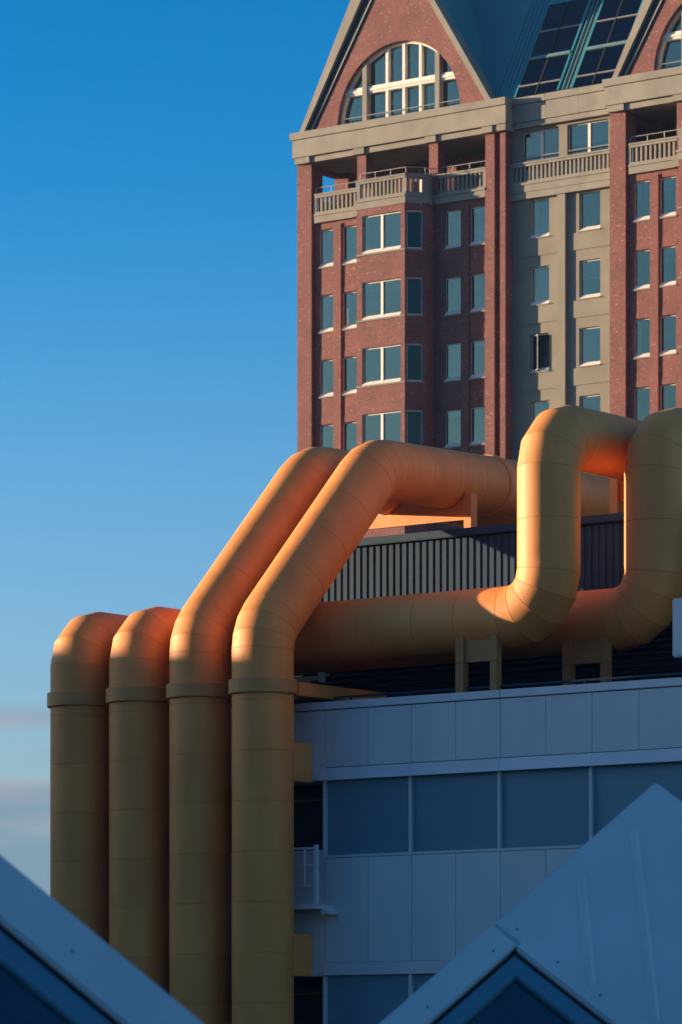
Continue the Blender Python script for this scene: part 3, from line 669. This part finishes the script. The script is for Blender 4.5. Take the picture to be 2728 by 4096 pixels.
# ------------------------------------------------------------------ the yellow ducts
DR = 0.88
def arc_pts(c, a, b, n):                      # from c+a turning to c+b (a, b orthogonal vectors)
    c, a, b = Vector(c), Vector(a), Vector(b)
    return [c + a*math.cos(t) + b*math.sin(t) for t in [math.pi/2*i/n for i in range(n+1)]]
def duct_sections(path, root, r=DR, nseg=56, maxlen=1.42, name='duct_section', z_align=None):
    P = [Vector(p) for p in path]
    stations = []                             # (point, plane normal)
    T = [(P[i+1]-P[i]).normalized() for i in range(len(P)-1)]
    for i in range(len(P)):
        if i == 0: stations.append((P[0], T[0]))
        else:
            nn = (T[i-1]+T[min(i, len(T)-1)]).normalized()
            L = (P[i]-P[i-1]).length
            if L > maxlen*1.3:
                d = T[i-1]
                n = max(1, round(L/maxlen)); 
                for k in range(1, n): stations.append((P[i-1]+d*(L*k/n), d))
            stations.append((P[i], nn))
    u = Vector((1, 0, 0)) if abs(T[0].x) < .9 else Vector((0, 1, 0))
    frames = []
    for i in range(len(stations)-1):
        (a, na), (b, nb) = stations[i], stations[i+1]
        d = (b-a).normalized(); u = (u - d*u.dot(d)).normalized(); v = d.cross(u)
        def ring(p, nn, rr, off=0.0):
            out = []
            for k in range(nseg):
                t = 2*math.pi*k/nseg; w = u*math.cos(t)*rr + v*math.sin(t)*rr
                s = -w.dot(nn)/d.dot(nn); out.append(p + w + d*(s+off))
            return out
        L = (b-a).length; g = min(.012, L*.1)
        rings = [ring(a, na, r-.011, .001), ring(a, na, r-.011, g*.55), ring(a, na, r, g), ring(b, nb, r, -g*.5), ring(b, nb, r-.011, -.001)]
        m = MB(); vs = [q for rg in rings for q in rg]; fs = []
        for j in range(len(rings)-1):
            for k in range(nseg): fs.append((j*nseg+k, j*nseg+(k+1) % nseg, (j+1)*nseg+(k+1) % nseg, (j+1)*nseg+k))
        m.add(vs, fs, True)
        o = m.build(name, M['duct'], root)
        me = o.data
        bm = bmesh.new(); bm.from_mesh(me)
        for e in bm.edges:
            if len(e.link_faces) == 2 and e.calc_face_angle(0) > R(20): e.smooth = False
        bm.to_mesh(me); bm.free()
def collar(c, axis, root, r=.975, h=.42, mat='ductdirt', inner=DR-.03):
    c, ax_ = Vector(c), Vector(axis).normalized(); u = ax_.orthogonal().normalized(); v = ax_.cross(u); n = 56
    prof = [(inner, 0), (r-.02, 0), (r, .02), (r, h-.02), (r-.02, h), (inner, h)]
    vs = [c + (u*math.cos(2*math.pi*k/n)+v*math.sin(2*math.pi*k/n))*pr + ax_*z for pr, z in prof for k in range(n)]
    fs = [(j*n+k, j*n+(k+1) % n, (j+1)*n+(k+1) % n, (j+1)*n+k) for j in range(len(prof)-1) for k in range(n)]
    m = MB().add(vs, fs, True); o = m.build('collar', M[mat], root)
    bm = bmesh.new(); bm.from_mesh(o.data)
    for e in bm.edges:
        if len(e.link_faces) == 2 and e.calc_face_angle(0) > R(30): e.smooth = False
    bm.to_mesh(o.data); bm.free()
YD = 93.0; XS = [-79.63, -77.38, -75.13, -72.85]; ZE = 12.22; HR = 0.98; ZRUN = ZE+HR-.16
GRP = 'yellow ducts rising beside the white building'
LBL = ['leftmost yellow duct, bending back then rising as the loop cut by the right frame edge',
       'second yellow duct from the left, running low behind the diagonals to the full upright loop',
       'third yellow duct from the left, the farther of the two slanting diagonally upward',
       'fourth yellow duct from the left, nearest diagonal one with a long high level run']
def zcuts(x, y):                              # upright part cut at even levels so the seams line up
    return [(x, y, -13.0+1.0), (x, y, 10.0)]
for i, (xd, xu, yu) in enumerate(((XS[0], -62.92, 98.05), (XS[1], -65.02, 95.85))):
    d = thing('yellow_duct', (xd, YD, -13), LBL[i], 'duct', GRP)
    zr = 12.98; hr_ = zr-ZE+.1
    path = [(xd, YD, -12)]
    path += arc_pts((xd, YD+hr_, zr-hr_), (0, -hr_, 0), (0, 0, hr_), 3)
    R2 = 1.0
    path += arc_pts((xd+R2, yu-R2, zr), (-R2, 0, 0), (0, R2, 0), 4)
    R3 = 1.22
    path += arc_pts((xu-R3, yu, zr+R3), (0, 0, -R3), (R3, 0, 0), 4)
    zt = 18.03; R4 = 1.06
    path += arc_pts((xu, yu+R4, zt-R4), (0, -R4, 0), (0, 0, R4), 3)
    path += arc_pts((xu, 126, zt-R4), (0, 0, R4), (0, R4, 0), 4) + [(xu, 126+R4, 10.3)]
    duct_sections(path, d)
    collar((xd, YD, 10.98), (0, 0, 1), d)
for i in (2, 3):
    xd = XS[i]; d = thing('yellow_duct', (xd, YD, -13), LBL[i], 'duct', GRP)
    Rb = 1.35; path = [(xd, YD, -12)]
    for k in range(4):
        t = R(45)*k/3; path.append((xd, YD+Rb*(1-math.cos(t)), ZE+Rb*math.sin(t)))
    zh = 18.02; c45 = math.sqrt(.5)
    y2, z2 = path[-1][1], path[-1][2]
    zs = zh - Rb*(1-c45); L = (zs-z2)/c45
    ys = y2 + L*c45
    for k in range(4):
        t = R(45)*(1-k/3); path.append((xd, ys + Rb*(c45-math.sin(t)), zs + Rb*(math.cos(t)-c45)))
    ye = path[-1][1]
    path += [(xd, 104.2, zh+.16), (xd, 126, zh+.5)] + [(xd, 127.3, zh+.2), (xd, 127.6, zh-.9), (xd, 127.6, 10.3)]
    duct_sections(path, d)
    collar((xd, YD, 10.98), (0, 0, 1), d)
    collar((xd, 104.0, zh+.155), (0, 1, .04), d, r=.93, h=.22, mat='duct')
    if i == 3:                               # box brackets that clamp this duct back to the wall
        for z0, z1 in ((8.56, 9.66), (3.04, 4.24)):
            m = MB().box(xd-.55, -72.30, 93.45, 94.59, z0, z1).build('bracket', M['duct'], d, bevel=.015)
        MB().box(xd-.3, xd+.75, 93.7, 97.9, 10.98, 11.36).build('bracket', M['duct'], d, bevel=.015)
# saddle supports under the low runs
# low runs lie along X: their plates stand across in the facade plane, so build simple cradles
def cradle(x0, x1, y, zc, zbase, label):
    t = thing('duct_support', ((x0+x1)/2, y, zbase), label, 'duct support', 'yellow duct supports on the roof')
    yf = y-.70
    for a, b in ((x0, x0+.27), (x1-.22, x1)):
        MB().box(a, b, yf, yf+.25, zbase, 11.72).build('column', M['support'], t)
        MB().box(a, b, yf, yf+.25, 11.735, zc-.28).build('column_head', M['support'], t)
    MB().box(x0+.272, x1-.222, yf+.08, yf+.18, 11.74, zc-.45).build('saddle_plate', M['support'], t)
    MB().box((x0+x1)/2-.1, (x0+x1)/2+.1, yf+.185, y+.4, 11.80, 12.05).build('cross_beam', M['support'], t)
cradle(-67.70, -66.30, 95.85, 12.98, 10.33, 'yellow legged support under the low duct run, left of the upright loop')
cradle(-65.58, -64.08, 98.05, 12.98, 10.33, 'shaded yellow legged support directly below the full upright loop')
# cross frames carrying the high level runs over the plant room
def cross_frame(x0, x1, y, zb, centres, zc, label, posts):
    t = thing('duct_support', ((x0+x1)/2, y, 16.37), label, 'duct support', 'yellow duct supports on the roof')
    top = zc-.35; r = DR+.03
    pts = [(x0, zb), (x1, zb), (x1, top)]
    for cx_ in sorted(centres, reverse=True):
        half = math.sqrt(r*r-.35**2)
        a1 = math.atan2(-.35, half); a0 = math.atan2(-.35, -half)
        for k in range(13):
            tt = a1 + (a0-a1)*k/12 if a0 < a1 else a1 - (a1-(a0-2*math.pi))*k/12
            pts.append((cx_+r*math.cos(tt), zc+r*math.sin(tt)))
    pts.append((x0, top))
    MB().xz(pts, y-.05, y+.05).build('saddle_plate', M['duct'], t)
    for px_ in posts: MB().box(px_, px_+.26, y-.2, y+.12, 16.37, zb+.75).build('post', M['duct'], t)
cross_frame(-76.25, -72.06, 101.9, 16.83, [-75.13, -72.85], 18.10, 'orange lit cross frame under the two high ducts, above the ribbed zinc wall', [-76.4, -72.05])
cross_frame(-76.25, -72.06, 110.5, 16.7, [-75.13, -72.85], 18.25, 'farther cross frame under the two high ducts', [-76.4, -72.05])
cross_frame(-66.1, -61.9, 101.0, 16.75, [-65.02, -62.92], 18.03, 'cross frame seen in the gap between the two upright loops', [-66.25, -62.1])

# white box unit at the right frame edge
AC = thing('roof_unit', (-59.4, 95.3, 10.33), 'plain white box unit standing behind the parapet at the right edge', 'roof unit')
MB().box(-60.58, -58.6, 95.2, 96.2, 11.47, 13.05).build('cabinet', M['whiteband'], AC, bevel=.04)
for a in (-60.3, -58.85): MB().box(a, a+.12, 95.3, 96.1, 10.33, 11.465).build('leg', M['louvre'], AC)
# lamp arm behind the collar
LA = thing('flood_lamp', (-72.9, 95.2, 11.37), 'small pale lamp arm sticking out beside the rightmost collar', 'lamp')
MB().box(-73.8, -72.48, 95.15, 95.27, 11.55, 11.67).build('arm', M['stone'], LA)
MB().box(-72.475, -72.36, 95.08, 95.3, 11.48, 11.76).build('clamp', M['stone'], LA)
MB().bar((-72.35, 95.2, 11.62), (-72.1, 95.1, 11.68), .04).build('lamp_head', M['stone'], LA)
MB().box(-72.9, -72.83, 95.17, 95.25, 11.365, 11.545).build('leg', M['stone'], LA)

# ------------------------------------------------------------------ cube houses in front
def cube_house(A_, e1, e2, label, opening, strip_on, ribs, screws, extra, fw=.23, edge=7.5):
    A = cam_to_world(*A_); e1 = cam_to_world(*e1).normalized(); e2 = cam_to_world(*e2).normalized()
    n = e1.cross(e2).normalized()
    if n.dot(A) > 0: n = -n                    # outward normal, towards the viewer's side
    e3 = -n
    F = lambda a, b, h=0.0: A + e1*a + e2*b + n*h
    root = thing('cube_house', F(edge, edge), label, 'house', 'tilted cube houses in the foreground')
    a0, b0 = opening; E = edge; g = .008; th = .12
    def plate(name, pts, h0, h1, mat, bevel=0, **k):
        return MB().prism([F(a, b, h0) for a, b in pts], n*(h1-h0)).build(name, mat, root, bevel=bevel, **k)
    if strip_on == 'right_of_seam':            # lower-left band is its own panel
        plate('roof_panel', [(0, 0), (a0-.07, 0), (a0-.07, b0), (a0, b0), (a0, E), (0, E)], -th, 0, M['cube'], .03)
        plate('roof_panel', [(a0-.07+g, 0), (E, 0), (E, b0-g), (a0-.07+g, b0-g)], -th, 0, M['cube'], .02)
    else:
        plate('roof_panel', [(0, 0), (a0, 0), (a0, E), (0, E)], -th, 0, M['cube'], .03)
        plate('roof_panel', [(a0+g, 0), (E, 0), (E, b0), (a0+g, b0)], -th, 0, M['cube'], .03)
    # window: gasket, blue frame, glass, dark room
    q = .05
    fr = plate('window', [(a0+q, b0+q), (E, b0+q), (E, b0+q+fw), (a0+q+fw, b0+q+fw), (a0+q+fw, E), (a0+q, E)], -.20, -.07, M['bframe'], .012)
    def sub(name, pts, h0, h1, mat): return MB().prism([F(a, b, h0) for a, b in pts], n*(h1-h0)).build(name, mat, fr)
    sub('gasket', [(a0, b0), (E, b0), (E, b0+q-.002), (a0+q-.002, b0+q-.002), (a0+q-.002, E), (a0, E)], -.21, -.13, M['gasket'])
    sub('pane', [(a0+q+fw, b0+q+fw), (E, b0+q+fw), (E, E), (a0+q+fw, E)], -.17, -.155, M['cubeglass'])
    plate('room', [(a0, b0), (E, b0), (E, E), (a0, E)], -.75, -.70, M['tealroom'])
    for pts, h, mt, nm in extra:
        plate(nm, pts, h, h+.03, M[mt])
    # remaining faces of the cube
    body = MB(); c8 = [F(0, 0, -.121), F(E, 0, -.121), F(E, E, -.121), F(0, E, -.121)]; d8 = [p + e3*E for p in c8]
    body.add(c8+d8, [(0,1,5,4), (1,2,6,5), (2,3,7,6), (3,0,4,7), (4,5,6,7)]); body.build('side_walls', M['cube'], root)
    for (a, b), (c, d) in ribs:
        p, q2 = F(a, b, .0), F(c, d, .0); dr = (q2-p).normalized(); sd = dr.cross(n)
        prof = [sd*-.06+n*.001, sd*-.03+n*.026, sd*0+n*.036, sd*.03+n*.026, sd*.06+n*.001]
        k0, k1 = p+dr*.15, q2-dr*.15
        m = MB(); vs = [p+n*.001] + [k0+w for w in prof] + [k1+w for w in prof] + [q2+n*.001]
        fs = [(0, i+1, i+2) for i in range(4)] + [(i+1, i+2, i+7, i+6) for i in range(4)] + [(11, i+7, i+6) for i in range(4)]
        m.add(vs, fs, True); m.build('rib', M['cube'], root)
    for a, b in screws:
        c = F(a, b, 0); u, v = e1, e2
        MB().prism([c+(u*math.cos(t*math.pi/4)+v*math.sin(t*math.pi/4))*.015 for t in range(8)], n*.008).build('screw', M['gasket'], root)
    return root
cube_house((4.0725, 54.0, 3.909), (-0.68340, -0.39456, -0.600), (0.72939, -0.34012, -0.59355),
           'pale cube roof at lower right, its peak overlapping the white building', (3.20, .44), 'right_of_seam',
           [((1.71, .21), (3.01, 1.57)), ((.71, .22), (2.85, 2.50)), ((.2, 1.0), (2.75, 3.6))],
           [(2.98, .28), (3.43, .29), (2.99, .98), (2.99, 1.69), (4.63, .27)],
           [([(3.79, 1.43), (3.36, 1.46), (3.39, 1.56), (3.85, 1.56)], -.22, 'panel', 'blind'), ([(3.86, 1.60), (3.40, 1.60), (3.42, 1.70), (3.95, 1.70)], -.22, 'panel', 'blind')])
cube_house((-5.06, 40.05, 3.69), (-0.68817, -0.39731, -0.60710), (0.72170, -0.33653, -0.594),
           'pale cube roof at lower left, only its sloping edge and blue window frame in view', (.52, .85), 'left',
           [], [(.30, 3.83)], [([(.75, 3.0), (3.5, 3.0), (3.5, 6.5), (.75, 6.5)], -.5, 'tealroom', 'blind')])

# ------------------------------------------------------------------ the block towards the sun that shades the lower half
OB = thing('office_block', (0, 0, -13), 'long plain office block far to the left, outside the view', 'building')
sd = Vector((SUN.x, SUN.y, 0)).normalized(); pr_ = Vector((-sd.y, sd.x, 0))
base = Vector((-76, 94, 0)) + sd*62
Mo = Matrix.Translation(base) @ Matrix(((sd.x, pr_.x, 0, 0), (sd.y, pr_.y, 0, 0), (0, 0, 1, 0), (0, 0, 0, 1)))
ztop = 12.25 + 62*math.tan(R(SUN_EL))
MB().box(0, 14, -130, 130, -13, ztop-.4).build('wall', M['concrete'], OB, Mo)
MB().box(-.2, 14.2, -130.2, 3.4, ztop-.399, ztop).build('parapet', M['stone'], OB, Mo)
MB().box(-.2, 14.2, 3.41, 130.2, ztop-.399, ztop+2.8).build('shade_storey', M['stone'], OB, Mo)  # raised unseen part, added to keep the white roof unit in shade

# ------------------------------------------------------------------ thin evening air
hz = MB().box(-190, 60, -60, 240, -14.0, 60.0)
hm = bpy.data.materials.new('evening_air'); hm.use_nodes = True; ht = hm.node_tree; ht.nodes.clear()
ho = ht.nodes.new('ShaderNodeOutputMaterial'); hv = ht.nodes.new('ShaderNodeVolumePrincipled')
hv.inputs['Color'].default_value = (0.35, 0.65, 1.0, 1); hv.inputs['Density'].default_value = 0.00012; hv.inputs['Anisotropy'].default_value = 0.0
ht.links.new(hv.outputs[0], ho.inputs['Volume'])
tag(hz.build('haze', hm), 'thin blue evening haze in the air', kind='stuff')
